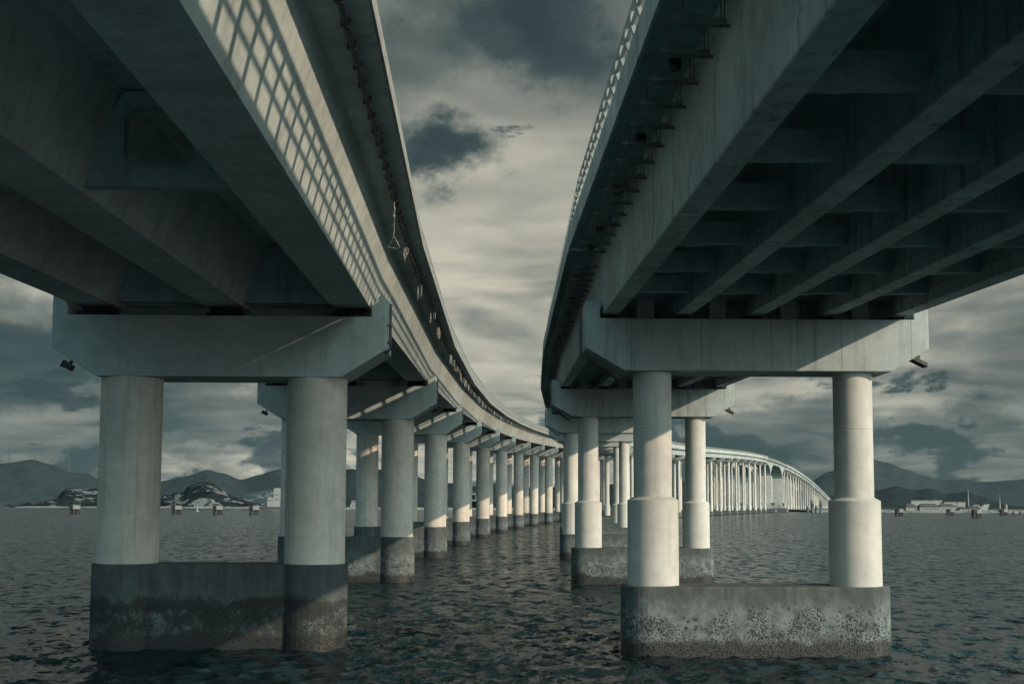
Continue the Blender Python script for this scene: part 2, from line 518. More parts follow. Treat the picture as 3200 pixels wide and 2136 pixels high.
def right_span_proto(detail):
    L = SPAN
    root = link('deck_span', None)
    tag(root, cat='bridge deck')
    # slab with thickened edges and kerbs
    w = 6.25
    prof = [(-w, 2.33), (-5.2, 2.33), (-5.15, 2.33), (5.15, 2.33), (w, 2.33), (w, 2.90), (w-.5, 2.90), (w-.55, 2.60), (-w+.55, 2.60), (-w+.5, 2.90), (-w, 2.90)]
    prof = [(-w, 2.33), (w, 2.33), (w, 2.90), (w-.5, 2.90), (w-.55, 2.62), (-w+.55, 2.62), (-w+.5, 2.90), (-w, 2.90)]
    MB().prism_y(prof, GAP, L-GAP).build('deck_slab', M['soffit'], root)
    for s in (-1, 1):      # precast fascia panels hung on the slab edge, one mesh per side
        f = MB(); nseg = 14
        for i in range(nseg):
            a = GAP + (L-2*GAP)*i/nseg; b_ = GAP + (L-2*GAP)*(i+1)/nseg
            x0, x1 = sorted((s*(w+.003), s*(w+.07)))
            f.box(x0, x1, a+.006, b_-.006, 2.27, 2.94)
        f.build('fascia', M['right_beam'], root)
    for i, x in enumerate((-4.9, -2.45, 0, 2.45, 4.9)):
        p = [(x-.26, 0), (x+.26, 0), (x+.28, .03), (x+.28, .44), (x+.255, .47), (x+.255, 2.15), (x+.40, 2.327), (x-.40, 2.327), (x-.255, 2.15), (x-.255, .47), (x-.28, .44), (x-.28, .03)]
        MB().prism_y(p, GAP, L-GAP).build('girder', M['right_beam'], root)
    if detail:
        for k in range(10):
            y = .55 if k == 0 else (L-.55 if k == 9 else L*k/9)
            d = MB()
            for a in (-4.9, -2.45, 0, 2.45):
                zb = .55 if k in (0, 9) else .27
                j = (random.random()-.5)*.04
                zt = 2.2 if k in (0, 9) else .80
                prof = [(a+.27, zb+j), (a+.9, zb+j-.02), (a+1.2, zb), (a+2.18, zb+.01), (a+2.18, zt), (a+.27, zt)]
                d.prism_y(prof, y-.14, y+.14)
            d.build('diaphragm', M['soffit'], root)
    for s in (-1, 1):      # solid plinth under the railing, set back from the fascia
        x0, x1 = sorted((s*(w-.24), s*(w-.46)))
        MB().box(x0, x1, GAP, L-GAP, 2.904, 3.895).build('plinth', M['left_beam'], root)
    finish_span(root, L, 0, 3.895, 4.83, w, detail, -1, .35)
    return root

def left_span_proto(detail):
    L = SPAN
    root = link('deck_span', None)
    tag(root, cat='bridge deck')
    w = 6.87
    prof = [(-w, 2.34), (-5.88, 2.18), (5.88, 2.18), (w, 2.34), (w, 2.66), (w-.45, 2.66), (w-.5, 2.54), (-w+.5, 2.54), (-w+.45, 2.66), (-w, 2.66)]
    MB().prism_y(prof, GAP, L-GAP).build('deck_slab', M['left_beam'], root)
    for s in (-1, 1):
        f = MB()
        x0, x1 = sorted((s*(w+.003), s*(w+.06)))
        f.box(x0, x1, GAP, L-GAP, 2.32, 2.70)
        # scupper slots seen as short dark gaps under the railing
        f.build('fascia', M['rail'], root)
        kb = MB()
        n = 14
        for i in range(n):
            a = L*i/n + .2; b_ = L*(i+1)/n - .2
            x0, x1 = sorted((s*(w-.30), s*(w-.12)))
            kb.box(x0, x1, a, b_, 2.662, 2.80)
        kb.build('kerb', M['left_beam'], root)
    for x in (-4.45, 0, 4.45):
        p = [(x-.665, 0), (x+.665, 0), (x+1.30, 1.85), (x+1.42, 2.178), (x-1.42, 2.178), (x-1.30, 1.85)]
        MB().prism_y(p, GAP, L-GAP).build('girder', M['left_beam'], root)
    if detail:
        for y, hole in ((.5, False), (L*.5, True), (L-.5, False)):
            d = MB()
            for a in (-4.45, 0):
                zb = .12
                def xl(z): return a + .665 + .635*min(z, 1.85)/1.85 - .02
                def xr(z): return a + 4.45 - .665 - .635*min(z, 1.85)/1.85 + .02
                if not hole:
                    d.prism_y([(xl(zb), zb), (xr(zb), zb), (xr(2.1), 2.1), (xl(2.1), 2.1)], y-.2, y+.2)
                else:
                    c = a + 2.225; x0, x1, z0, z1 = c-.72, c+.72, .52, 1.78; k = .24
                    inner = [(x0+k, z0), (x1-k, z0), (x1, z0+k), (x1, z1-k), (x1-k, z1), (x0+k, z1), (x0, z1-k), (x0, z0+k)]
                    outer = [(xl(zb)+.5, zb), (xr(zb)-.5, zb), (xr(.7), .7), (xr(1.6), 1.6), (xr(2.1)-.2, 2.1), (xl(2.1)+.2, 2.1), (xl(1.6), 1.6), (xl(.7), .7)]
                    outer[0] = (xl(zb), zb); outer[1] = (xr(zb), zb)
                    n8 = 8; y0, y1 = y-.16, y+.16
                    vs = [(p[0], y0, p[1]) for p in outer] + [(p[0], y0, p[1]) for p in inner] + [(p[0], y1, p[1]) for p in outer] + [(p[0], y1, p[1]) for p in inner]
                    fs = []
                    for i in range(8):
                        j = (i+1) % 8
                        fs += [(i, j, 8+j, 8+i), (16+j, 16+i, 24+i, 24+j), (8+i, 8+j, 24+j, 24+i), (j, i, 16+i, 16+j)]
                    d.add(vs, fs)
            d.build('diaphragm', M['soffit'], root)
        # conduit with ring clamps under the right-hand edge
        xq = 6.42; zq = 2.262
        c = MB().tube([(xq, GAP, zq-.09), (xq, L*.33, zq-.10), (xq, L*.66, zq-.09), (xq, L-GAP, zq-.09)], .06, 8)
        for i in range(32):
            y = .5 + i*1.09
            c.box(xq-.085, xq+.085, y-.02, y+.02, zq-.17, zq-.002)
        c.build('conduit', M['pipe'], root)
    finish_span(root, L, 0, 2.70, 3.90, w, detail, 1)
    return root

def hanger_parts(root, y, k):
    """trapeze of two steel channels on four rods under the left cantilever of the right deck"""
    b = MB(); zb = 2.33 - .47
    rj = random.Random(k)
    for dy, sh in ((-.11, -.05), (.11, .05)):
        x0, x1 = -6.08 + sh, -5.24 + sh
        b.box(x0, x1, y+dy-.02, y+dy+.02, zb-.025, zb+.03)
        for x in (x0 + .09, x1 - .09):
            b.box(x-.009, x+.009, y+dy-.009, y+dy+.009, zb+.03, 2.327)
            b.box(x-.022, x+.022, y+dy-.022, y+dy+.022, zb+.031, zb+.055)
    h = b.build('pipe_hanger', M['steel'], root)
    for i in range(rj.choice((4, 4, 5))):
        x = -6.0 + .105*i + rj.random()*.03
        c = MB()
        pts = [(x-.04, y+.11, zb+.03), (x-.042, y+.11, zb+.09)] + [(x+.042*math.cos(a), y+.11, zb+.09+.042*math.sin(a)) for a in (2.4, 1.57, .74)] + [(x+.042, y+.11, zb+.09), (x+.04, y+.11, zb+.03)]
        c.tube(pts, .007, 4)
        c.tube([(x-.035, y+.11, zb+.12), (x+.045, y+.11, zb+.175)], .007, 4)
        c.tube([(x+.03, y+.11, zb+.115), (x-.03, y+.12, zb+.18)], .007, 4)
        c.build('clamp', M['steel'], h)
    return h

def place_span(root, side, n):
    X, Y, H = (LX, LY, LH) if side == 'left' else (RX, RY, RH)
    z0 = (11.85 if side == 'left' else 11.38) + rise(n); z1 = (11.85 if side == 'left' else 11.38) + rise(n+1)
    root.location = (X[n], Y[n], z0)
    pitch = math.atan2(z1 - z0, SPAN)
    root.rotation_euler = Euler((pitch, 0, -H[n]), 'XYZ')
    root.scale = (1, math.hypot(SPAN, z1-z0)/SPAN, 1)
    root['group'] = 'deck spans of the %s bridge' % side
    who = 'wide box girder' if side == 'left' else 'five beam'
    if n == 0:
        root['label'] = 'overhead %s deck span of the %s bridge, nearest the camera' % (who, side)
    else:
        root['label'] = '%s deck span of the %s bridge beyond its %s pier from the camera' % (who, side, ordw(n if n < 26 else n - 2))
    root['category'] = 'bridge deck'

# near, fully detailed spans
protoL = left_span_proto(True)
protoR = right_span_proto(True)
farL = left_span_proto(False)
farR = right_span_proto(False)
hang_y = [.7 + 1.4*i for i in range(24)]
tm = tree_map()
spansL, spansR = {}, {}
ND = 5
for n in range(0, ND):
    spansL[n] = protoL if n == 0 else copy_tree(protoL, None, tm)
    spansR[n] = protoR if n == 0 else copy_tree(protoR, None, tm)
for n in range(ND, N1):
    if 25 <= n <= 29: continue
    if n < 45:
        spansL[n] = farL if n == ND else copy_tree(farL, None, tm)
    spansR[n] = farR if n == ND else copy_tree(farR, None, tm)
for n, o in spansL.items(): place_span(o, 'left', n)
for n, o in spansR.items(): place_span(o, 'right', n)
# hangers and scuppers below the near edge of the right deck
for n in range(0, 4):
    for i, y in enumerate(hang_y):
        if n == 0 and y < 12: continue
        if n < 2:
            hanger_parts(spansR[n], y, n*40+i)
for n in range(2, 5):
    for i, y in enumerate(hang_y):
        b = MB(); zb = 2.33-.47
        for dy in (-.11, .11):
            b.box(-6.08, -5.24, y+dy-.02, y+dy+.02, zb-.02, zb+.03)
            for x in (-5.99, -5.33): b.box(x-.01, x+.01, y+dy-.01, y+dy+.01, zb+.03, 2.327)
        b.build('pipe_hanger', M['steel'], spansR[n])
for n in range(0, 4):
    for y in (11.3, 16.2, 21.1, 26.0, 30.9, 34.2):
        MB().lathe([(.10, 2.10), (.115, 2.16), (.115, 2.327)], 12, -5.62, y).build('drain_outlet', M['black'], spansR[n])

for n in range(1, N1+1):
    if n in SKIP: continue
    if n in (26, 29): continue
    if n < 45: make_pier('left', n)
    make_pier('right', n)

# ------------------------------------------------------------------ main navigation span on wall piers
def main_span(side):
    X, Y, H = (LX, LY, LH) if side == 'left' else (RX, RY, RH)
    base = 11.85 if side == 'left' else 11.38
    root = link('main_span', None, None, (X[25], Y[25], 0)); root.rotation_euler = (0, 0, -H[25])
    tag(root, 'arched main span of the %s bridge, haunched girder on two tall wall piers' % side, 'bridge deck', 'main spans of the bridges')
    LT = 5*SPAN; pa, pb = 1.0*SPAN, 4.0*SPAN
    w = 6.5
    def top(y): return base + rise(25 + y/SPAN) + 2.35
    def depth(y):
        d = min(abs(y-pa), abs(y-pb))
        u = max(0.0, 1 - d/34.0)
        return 2.5 + 9.5*(1 - math.sqrt(max(0, 1 - u*u)))
    b = MB(); n = 100; vs = []; fs = []
    for i in range(n+1):
        y = .03 + (LT-.06)*i/n; zt = top(y); zb = zt - depth(y)
        vs += [(-4.6, y, zb), (4.6, y, zb), (5.0, y, zt-.5), (w, y, zt-.3), (w, y, zt+.35), (-w, y, zt+.35), (-w, y, zt-.3), (-5.0, y, zt-.5)]
    for i in range(n):
        for k in range(8):
            k2 = (k+1) % 8
            fs.append((i*8+k, i*8+k2, (i+1)*8+k2, (i+1)*8+k))
    fs += [tuple(range(7, -1, -1)), tuple(n*8+k for k in range(8))]
    b.add(vs, fs); b.build('haunched_girder', M['right_concrete'], root)
    for s in (-1, 1):
        r = MB(); m = 50
        for q, hh in ((.055, 1.35), (.04, .95), (.04, .6)):
            pts = [(s*(w-.3), .05 + (LT-.1)*i/m, top(.05 + (LT-.1)*i/m) + .35 + hh) for i in range(m+1)]
            r.tube(pts, q, 4)
        for i in range(175):
            y = .5 + i*1.0
            if y > LT-.2: break
            z = top(y) + .33
            r.box(s*(w-.3)-.05, s*(w-.3)+.05, y-.05, y+.05, z, z+1.35)
        r.build('railing', M['rail'], root)
    for y in (pa, pb):
        zt = top(y) - depth(y) + .5
        MB().box(-5.4, 5.4, y-1.7, y+1.7, 2.9, zt).build('wall_pier', M['column_right'], root, bevel=.15)
        MB().prism_z([(-7.6, y-3.6), (7.6, y-3.6), (8.8, y-2.2), (8.8, y+2.2), (7.6, y+3.6), (-7.6, y+3.6), (-8.8, y+2.2), (-8.8, y-2.2)], -2, 3.2).build('pile_cap', M['pilecap_right'], root)
        h = MB()
        for i in range(12):
            x = -8 + i*16/11
            h.tube([(x, y-3.3, 3.19), (x, y-3.3, 4.5)], .05, 5)
        h.tube([(-8, y-3.3, 4.5), (8, y-3.3, 4.5)], .05, 5); h.tube([(-8, y-3.3, 3.9), (8, y-3.3, 3.9)], .05, 5)
        h.build('handrail', M['steel'], root)
        for x in (-2.5, 5.5):
            g = MB().tube([(x, y-3.0, 3.19), (x, y-3.0, 7.2)], .12, 6)
            g.box(x-.9, x+.9, y-3.1, y-2.9, 6.2, 7.6).box(x-.5, x+.5, y-3.08, y-2.92, 5.2, 6.1)
            g.build('navigation_mark', M['pipe'], root)
    return root
main_span('right'); main_span('left')

# ------------------------------------------------------------------ ropes under the left deck edge
def rope_mesh(kind, seed):
    r = random.Random(seed); b = MB()
    if kind == 'long':
        pts = [(0, 0, 0)]; z = 0
        while z > -1.0:
            z -= .06; pts.append((.012*math.sin(z*21), .012*math.cos(z*17), z))
        b.tube(pts, .011, 5)
        b.box(-.03, .03, -.02, .02, -.46, -.40)
        e = pts[-1]
        b.tube([e, (-.10, .06, -1.20), (-.17, .10, -1.33), (-.05, 0, -1.36), (.10, -.06, -1.40), (.17, -.1, -1.36), (.09, -.05, -1.18), e], .010, 5)
    else:
        for q in range(r.choice((2, 3, 3))):
            L = .22 + .34*r.random(); w = .018 + .03*r.random(); x0 = (r.random()-.5)*.12; y0 = (r.random()-.5)*.3
            pts = []
            for k in range(15):
                a = 2*math.pi*k/14
                pts.append((x0 + w*math.sin(a) + .01*r.random(), y0 + w*math.sin(a)*1.2, -L*(1-math.cos(a))/2 - .05*r.random()))
            b.tube(pts, .010, 4)
        b.tube([(x0, y0, 0), (x0+.03, y0, -.3), (x0-.02, y0+.04, -.3-.3*r.random())], .009, 4)
    return b.mesh('hanging_rope', M['rope'])
def left_edge_point(n, y, x=6.42, z=2.09):
    o = spansL[n]
    m = Matrix.Translation(o.location) @ o.rotation_euler.to_matrix().to_4x4() @ Matrix.Diagonal((1, o.scale[1], 1, 1))
    return m @ Vector((x, y, z))
o = link('hanging_rope', rope_mesh('long', 1), None, left_edge_point(0, 27.0))
tag(o, 'long pale rope with a triangular loop hanging under the overhead left deck edge', 'rope', 'ropes under the left deck edge')
variants = [rope_mesh('knot', s) for s in range(2, 9)]
k = 0
for n in range(0, 9):
    if n == 0: ys = (34.0,)
    elif n == 1: ys = (7.5, 16.0, 22.5)
    else: ys = [3 + i*(29/7) + (random.random()-.5)*2.2 for i in range(8)]
    for y in ys:
        o = link('hanging_rope', variants[k % 7], None, left_edge_point(n, y)); k += 1
        o.rotation_euler = (0, 0, random.random()*6)
        o.scale = (1.1, 1.1, .9 + .5*random.random())
        tag(o, 'short knotted pale rope dangling from the conduit below the left deck edge', 'rope', 'ropes under the left deck edge')

# ------------------------------------------------------------------ white minibus on the far deck
def minibus():
    n = 12; f = .62
    X = RX[n] + (RX[n+1]-RX[n])*f; Y = RY[n] + (RY[n+1]-RY[n])*f; z = 11.38 + rise(n+f) + 2.62
    root = link('minibus', None, None, (X + 3.6, Y - 1.0, z)); root.rotation_euler = (R(1.9), 0, -RH[n]); root.scale = (1.25, 1.3, 1.75)
    tag(root, 'white minibus with dark windows driving on the far right deck', 'minibus')
    prof = [(-3.0, .35), (3.0, .35), (3.05, 1.0), (2.55, 1.25), (1.95, 2.25), (1.6, 2.45), (-2.7, 2.5), (-3.02, 2.2)]
    vs = [(-1.0, y, q) for y, q in prof] + [(1.0, y, q) for y, q in prof]
    m = len(prof); fs = [tuple(range(m)), tuple(range(2*m-1, m-1, -1))] + [(i, m+i, m+(i+1) % m, (i+1) % m) for i in range(m)]
    MB().add(vs, fs).build('body', M['white'], root, bevel=.08)
    for s in (-1, 1):
        MB().box(min(s*1.0, s*1.012), max(s*1.0, s*1.012), -2.6, 1.5, 1.35, 2.15).build('window', M['glass'], root)
        for y in (-1.9, 1.9):
            w = MB()
            w.lathe([(.36, -.12), (.36, .12)], 18)
            o = w.build('wheel', M['tyre'], root, (s*.9, y, .36)); o.rotation_euler = (0, R(90), 0)
    MB().add([(-.85, -3.04, 1.35), (.85, -3.04, 1.35), (.85, -3.05, 2.15), (-.85, -3.05, 2.15), (-.85, -3.0, 1.35), (.85, -3.0, 1.35), (.85, -3.0, 2.15), (-.85, -3.0, 2.15)],
             [(0,1,2,3),(7,6,5,4),(0,4,5,1),(1,5,6,2),(2,6,7,3),(3,7,4,0)]).build('window', M['glass'], root)
minibus()

# ------------------------------------------------------------------ water
def water():
    m, nt, b = new_mat('sea_water'); N = NT(nt)
    g = N.n('ShaderNodeNewGeometry'); P = g.outputs['Position']
    Q = N.vmul(P, (1.0, 1.25, 1.0))
    def slopes(vec, scale, detail, rough, k):
        t = N.n('ShaderNodeTexNoise'); N.put(t.inputs['Vector'], vec)
        t.inputs['Scale'].default_value = scale; t.inputs['Detail'].default_value = detail; t.inputs['Roughness'].default_value = rough
        return N.vmul(N.vadd(t.outputs['Color'], (-.5, -.5, -.5)), (k, k, 0))
    patch = N.noise(N.vmul(P, (.6, 1.5, 1)), .045, 4, .55)
    sl = N.vadd(slopes(N.vmul(P, (1.0, .62, 1)), 1.35, 6, .66, 5.6), slopes(N.vmul(N.vadd(P, (31., 7., 0.)), (1.0, 1.5, 1.0)), 6.0, 4, .6, 2.2))
    sl2 = N.n('ShaderNodeVectorMath', operation='SCALE'); N.l(sl, sl2.inputs[0]); N.l(N.rng(patch, .32, .68, .55, 1.2), sl2.inputs['Scale'])
    nn = N.n('ShaderNodeVectorMath', operation='NORMALIZE'); N.l(N.vadd(sl2.outputs[0], g.outputs['Normal']), nn.inputs[0])
    N.l(nn.outputs[0], b.inputs['Normal'])
    N.l(N.mix(N.rng(patch, .35, .65), (.0055, .0175, .0215), (.009, .025, .029)), b.inputs['Base Color'])
    b.inputs['Roughness'].default_value = .17
    b.inputs['Specular Tint'].default_value = (.60, 1.0, 1.10, 1)
    b.inputs['IOR'].default_value = 1.33; b.inputs['Specular IOR Level'].default_value = .33
    # polar sheet around the viewpoint: wind chop is modelled out to where it gets too fine to see
    import numpy as np
    rng = np.random.default_rng(5)
    rows = [5.0]
    while rows[-1] < 14000:
        r = rows[-1]
        rows.append(r + max(.07, r*r/(4.93*1168)*.55) if r < 420 else r*1.09)
    rs = np.array(rows)
    dense = np.arange(-33, 33.001, .06); coarse = np.arange(36, 324.1, 4.0)
    ang = np.radians(np.concatenate([dense, coarse])); na = len(ang); nr = len(rs)
    RR_, AA = np.meshgrid(rs, ang, indexing='ij')
    X = RR_*np.sin(AA); Y = RR_*np.cos(AA); Z = np.zeros_like(X); DX = np.zeros_like(X); DY = np.zeros_like(X)
    dr = np.gradient(rs); lat = rs*math.radians(.06)
    edge = np.clip((33 - np.abs(np.degrees(ang)))/3, 0, 1); edge[len(dense):] = 0
    gust = .5 + .5*np.sin(X*.045 + 1.3*np.sin(Y*.021 + .6))*np.sin(Y*.037 + 1.1*np.sin(X*.03))
    gust = .65 + .6*gust
    for i in range(72):
        lam = .22*(14**rng.random()); th = math.radians(-60 + 110*(rng.random()-.5)); k = 2*math.pi/lam
        kx, ky = k*math.sin(th), k*math.cos(th)
        slope = .038*min(1.0, (.9/lam)**.9)
        am = slope/k; ph = rng.random()*6.28
        vis = np.clip((lam/np.maximum(dr, lat) - 2.2)/2.0, 0, 1)
        if vis.max() <= 0: continue
        p = kx*X + ky*Y + ph
        w_ = (vis[:, None]*edge[None, :])*am*(gust if lam < 2.2 else 1.0)
        Z += w_*np.sin(p); c = w_*.85*np.cos(p)
        DX += c*math.sin(th); DY += c*math.cos(th)
    co = np.stack([X + DX, Y + DY, Z], -1).reshape(-1, 3)
    co = np.concatenate([np.zeros((1, 3)), co])
    ii, kk = np.meshgrid(np.arange(nr-1), np.arange(na), indexing='ij'); k2 = (kk+1) % na
    quads = np.stack([1+ii*na+kk, 1+(ii+1)*na+kk, 1+(ii+1)*na+k2, 1+ii*na+k2], -1).reshape(-1, 4)
    me = bpy.data.meshes.new('water')
    me.vertices.add(len(co)); me.vertices.foreach_set('co', co.astype(np.float32).ravel())
    nq = len(quads); me.loops.add(nq*4); me.loops.foreach_set('vertex_index', quads.astype(np.int32).ravel())
    me.polygons.add(nq); me.polygons.foreach_set('loop_start', np.arange(0, nq*4, 4, dtype=np.int32))
    me.update(calc_edges=True); me.validate()
    me.polygons.foreach_set('use_smooth', np.ones(len(me.polygons), dtype=bool)); me.materials.append(m)
    if me.polygons[10].normal.z < 0: me.flip_normals()
    me.update()
    o = link('water', me); o['kind'] = 'structure'
    # sea bed keeps light from leaking below the sheet
    return o
water()

# ------------------------------------------------------------------ hills and islands
def hill(name, Yd, depth, pts, mat, nscale, namp, nu=160, nv=36, seed=0, label=None):
    """pts: (px, py) of the ridge line in photo units; becomes a mound of real size at distance Yd"""
    xs = [(bearing(p)*Yd, max(0, (hor(p)-q)/F*Yd + 5)) for p, q in pts]
    x0, x1 = xs[0][0], xs[-1][0]
    def ridge(x):
        for i in range(len(xs)-1):
            if xs[i][0] <= x <= xs[i+1][0]:
                t = (x-xs[i][0])/(xs[i+1][0]-xs[i][0]); t = t*t*(3-2*t)*.5 + t*.5
                return xs[i][1] + (xs[i+1][1]-xs[i][1])*t
        return 0
    vs = []; fs = []
    for i in range(nu+1):
        x = x0 + (x1-x0)*i/nu; h = ridge(x)
        for j in range(nv+1):
            v = j/nv*2-1
            fall = (math.cos(v*math.pi/2))**(1.05)
            p = Vector((x*nscale + seed*13.7, v*depth*.5*nscale, seed*3.1))
            nz = noise.fractal(p, .9, 2.1, 6)
            z = h*fall*(1 + namp*nz*(1-.75*math.exp(-v*v*18))) - 1.2
            sk = math.sin(x*nscale*1.7+seed)*depth*.05
            vs.append((x*(1+v*depth*.5/Yd), Yd + v*depth*.5 + sk, z))
    w = nv+1
    for i in range(nu):
        for j in range(nv):
            fs.append((i*w+j, (i+1)*w+j, (i+1)*w+j+1, i*w+j+1))
    b = MB().add(vs, fs, True)
    o = b.build(name, mat); o['kind'] = 'structure'
    return o
hill('hill', 5200, 1500, [(-420, 1150), (-300, 1100), (-120, 1075), (0, 1058), (60, 1049), (105, 1062), (150, 1082), (185, 1085), (222, 1098), (300, 1104), (372, 1101), (430, 1089), (482, 1075), (520, 1084), (562, 1101), (600, 1091), (650, 1078), (720, 1070), (790, 1076), (850, 1100), (930, 1135), (960, 1157)], M['hill_far'], .0016, .22, 220, 40, 1)
hill('hill', 3000, 700, [(720, 1157), (770, 1085), (808, 1073), (850, 1082), (880, 1078), (930, 1092), (957, 1096), (990, 1105), (1040, 1108), (1085, 1112), (1130, 1106), (1180, 1112), (1240, 1120), (1300, 1115), (1360, 1112), (1420, 1108), (1480, 1098), (1530, 1090), (1580, 1110), (1640, 1135), (1700, 1158)], M['hill_spots'], .004, .3, 200, 36, 2)
hill('hill', 5600, 1900, [(1640, 1158), (1760, 1150), (1830, 1120), (1862, 1103), (1905, 1082), (1950, 1060), (2000, 1046), (2050, 1058), (2090, 1072), (2130, 1086), (2180, 1100), (2225, 1098), (2262, 1102), (2349, 1097), (2450, 1085), (2560, 1075), (2700, 1100), (2800, 1150)], M['hill_right'], .0014, .2, 220, 44, 3)
hill('hill', 3400, 800, [(1780, 1159), (1850, 1140), (1900, 1136), (1950, 1138), (2000, 1124), (2045, 1116), (2090, 1124), (2130, 1119), (2170, 1132), (2225, 1124), (2260, 1137), (2300, 1150), (2349, 1160), (2420, 1164)], M['hill_mid'], .004, .3, 180, 36, 4)
hill('island', 1500, 200, [(362, 1153), (375, 1131), (392, 1133), (405, 1127), (425, 1124), (436, 1112), (470, 1104), (495, 1107), (512, 1119), (530, 1129), (556, 1139), (580, 1147), (602, 1154)], M['island'], .02, .28, 140, 40, 5)
hill('island', 1500, 170, [(10, 1156), (60, 1151), (110, 1147), (140, 1136), (157, 1117), (176, 1116), (200, 1121), (222, 1118), (262, 1126), (300, 1140), (335, 1154)], M['island'], .02, .28, 120, 36, 6)
hill('island', 2300, 300, [(520, 1156), (560, 1130), (590, 1126), (625, 1121), (660, 1126), (700, 1138), (740, 1155)], M['island_pale'], .012, .3, 100, 30, 7)
# low shores
def shore(Yd, px0, px1, depth, h, mat, name='shore'):
    b = MB(); x0 = bearing(px0)*Yd; x1 = bearing(px1)*Yd; n = 60; vs = []; fs = []
    for i in range(n+1):
        x = x0 + (x1-x0)*i/n; j = noise.noise(Vector((x*.03, Yd*.01, 0)))
        y0 = Yd + j*6
        vs += [(x, y0, -1), (x, y0+3, h*(.7+.3*j)), (x, y0+depth, h), (x, y0+depth+4, -1)]
    for i in range(n):
        for k in range(3): fs.append((i*4+k, (i+1)*4+k, (i+1)*4+k+1, i*4+k+1))
    o = b.add(vs, fs).build(name, mat); o['kind'] = 'structure'; return o
shore(1390, 340, 640, 40, 2.0, M['sand'])
shore(1400, 40, 330, 40, 1.6, M['sand'])
shore(1150, 780, 1330, 60, 2.4, M['stone'])
shore(1000, 1860, 2700, 120, 2.2, M['stone'], 'breakwater')

# ------------------------------------------------------------------ buildings on the shores
def block(parent, name, mat, x0, x1, y0, y1, z0, z1): return MB().box(x0, x1, y0, y1, z0, z1).build(name, mat, parent)
def windows(parent, x0, x1, n, z, w, h, y, mat=None):
    for i in range(n):
        x = x0 + (x1-x0)*(i+.5)/n
        MB().box(x-w/2, x+w/2, y-.06, y+.05, z, z+h).build('window', mat or M['glass'], parent)
def at(px, Yd): return bearing(px)*Yd
# white quay building with tower, left
Yb = 1250; r = link('quay_building', None, None, (at(632, Yb), Yb, 0))
tag(r, 'white quayside building with a square tower on a dark wharf', 'building')
block(r, 'wharf', M['roof'], -16, 12, -4, 14, -1.5, 2.2)
block(r, 'hall', M['white'], -7.5, -1, 0, 10, 2.2, 12)
block(r, 'tower', M['white'], -1, 8, .6, 11, 2.2, 22)
block(r, 'fender_wall', M['roof'], -10.5, -7.52, 0, 8, 1.0, 10)
windows(r, -7.2, -1.3, 3, 8.2, .9, 1.3, 0); windows(r, -.5, 5, 2, 14, 1.0, 1.4, .6); windows(r, -.5, 5, 2, 9.5, 1.0, 1.4, .6)
# long low terminal with dark roofs, right
Yt = 1040
def gable(parent, x0, x1, y0, y1, z0, zw, zr, wins):
    block(parent, 'wall', M['white'], x0, x1, y0, y1, z0, zw)
    ym = (y0+y1)/2
    b = MB().add([(x0-.5, y0-.6, zw-.1), (x1+.5, y0-.6, zw-.1), (x1-2.5, ym, zr), (x0+2.5, ym, zr), (x0-.5, y1+.6, zw-.1), (x1+.5, y1+.6, zw-.1)],
                 [(0,1,2,3), (3,2,5,4), (0,3,4), (1,5,2), (0,4,5,1)])
    b.build('roof', M['roof'], parent)
    windows(parent, x0+1, x1-1, wins, z0+.8, .9, 1.2, y0)
def quay_house(px0, px1, dy, zw, zr, wins, label):
    x0, x1 = at(px0, Yt), at(px1, Yt); rr = link('harbour_house', None, None, ((x0+x1)/2, Yt+dy, 0))
    tag(rr, label, 'building', 'harbour buildings on the right shore')
    gable(rr, (x0-x1)/2, (x1-x0)/2, 0, 9, 1.6, zw, zr, wins)
quay_house(2078, 2105, 2, 4.6, 7.6, 3, 'small dark roofed house at the left end of the harbour buildings')
quay_house(2108, 2153, 0, 4.8, 8.0, 9, 'long low harbour house with a dark hipped roof and many windows')
quay_house(2155, 2192, 1, 5.2, 7.8, 5, 'white fronted harbour house right of the long dark roofed one')
quay_house(2196, 2214, -3, 3.6, 5.4, 3, 'low white shed with a small dark roof before the harbour sheds')
quay_house(2218, 2246, -2, 4.0, 5.6, 5, 'low dark roofed shed left of the mast foot')
x0, x1 = at(2108, Yt), at(2180, Yt)
rr = link('warehouse', None, None, ((x0+x1)/2, Yt+22, 0)); tag(rr, 'long pale flat roofed warehouse behind the dark roofed harbour houses', 'building')
block(rr, 'wall', M['white'], (x0-x1)/2, (x1-x0)/2, 0, 18, 1.6, 10.4); block(rr, 'roof', M['stone'], (x0-x1)/2-.4, (x1-x0)/2+.4, -.4, 18.4, 10.4, 11)
x0, x1 = at(2182, Yt), at(2232, Yt)
rr = link('warehouse', None, None, ((x0+x1)/2, Yt+20, 0)); tag(rr, 'lower pale warehouse left of the tall white mast', 'building')
block(rr, 'wall', M['white'], (x0-x1)/2, (x1-x0)/2, 0, 16, 1.6, 9.2); block(rr, 'roof', M['stone'], (x0-x1)/2-.4, (x1-x0)/2+.4, -.4, 16.4, 9.2, 9.7)
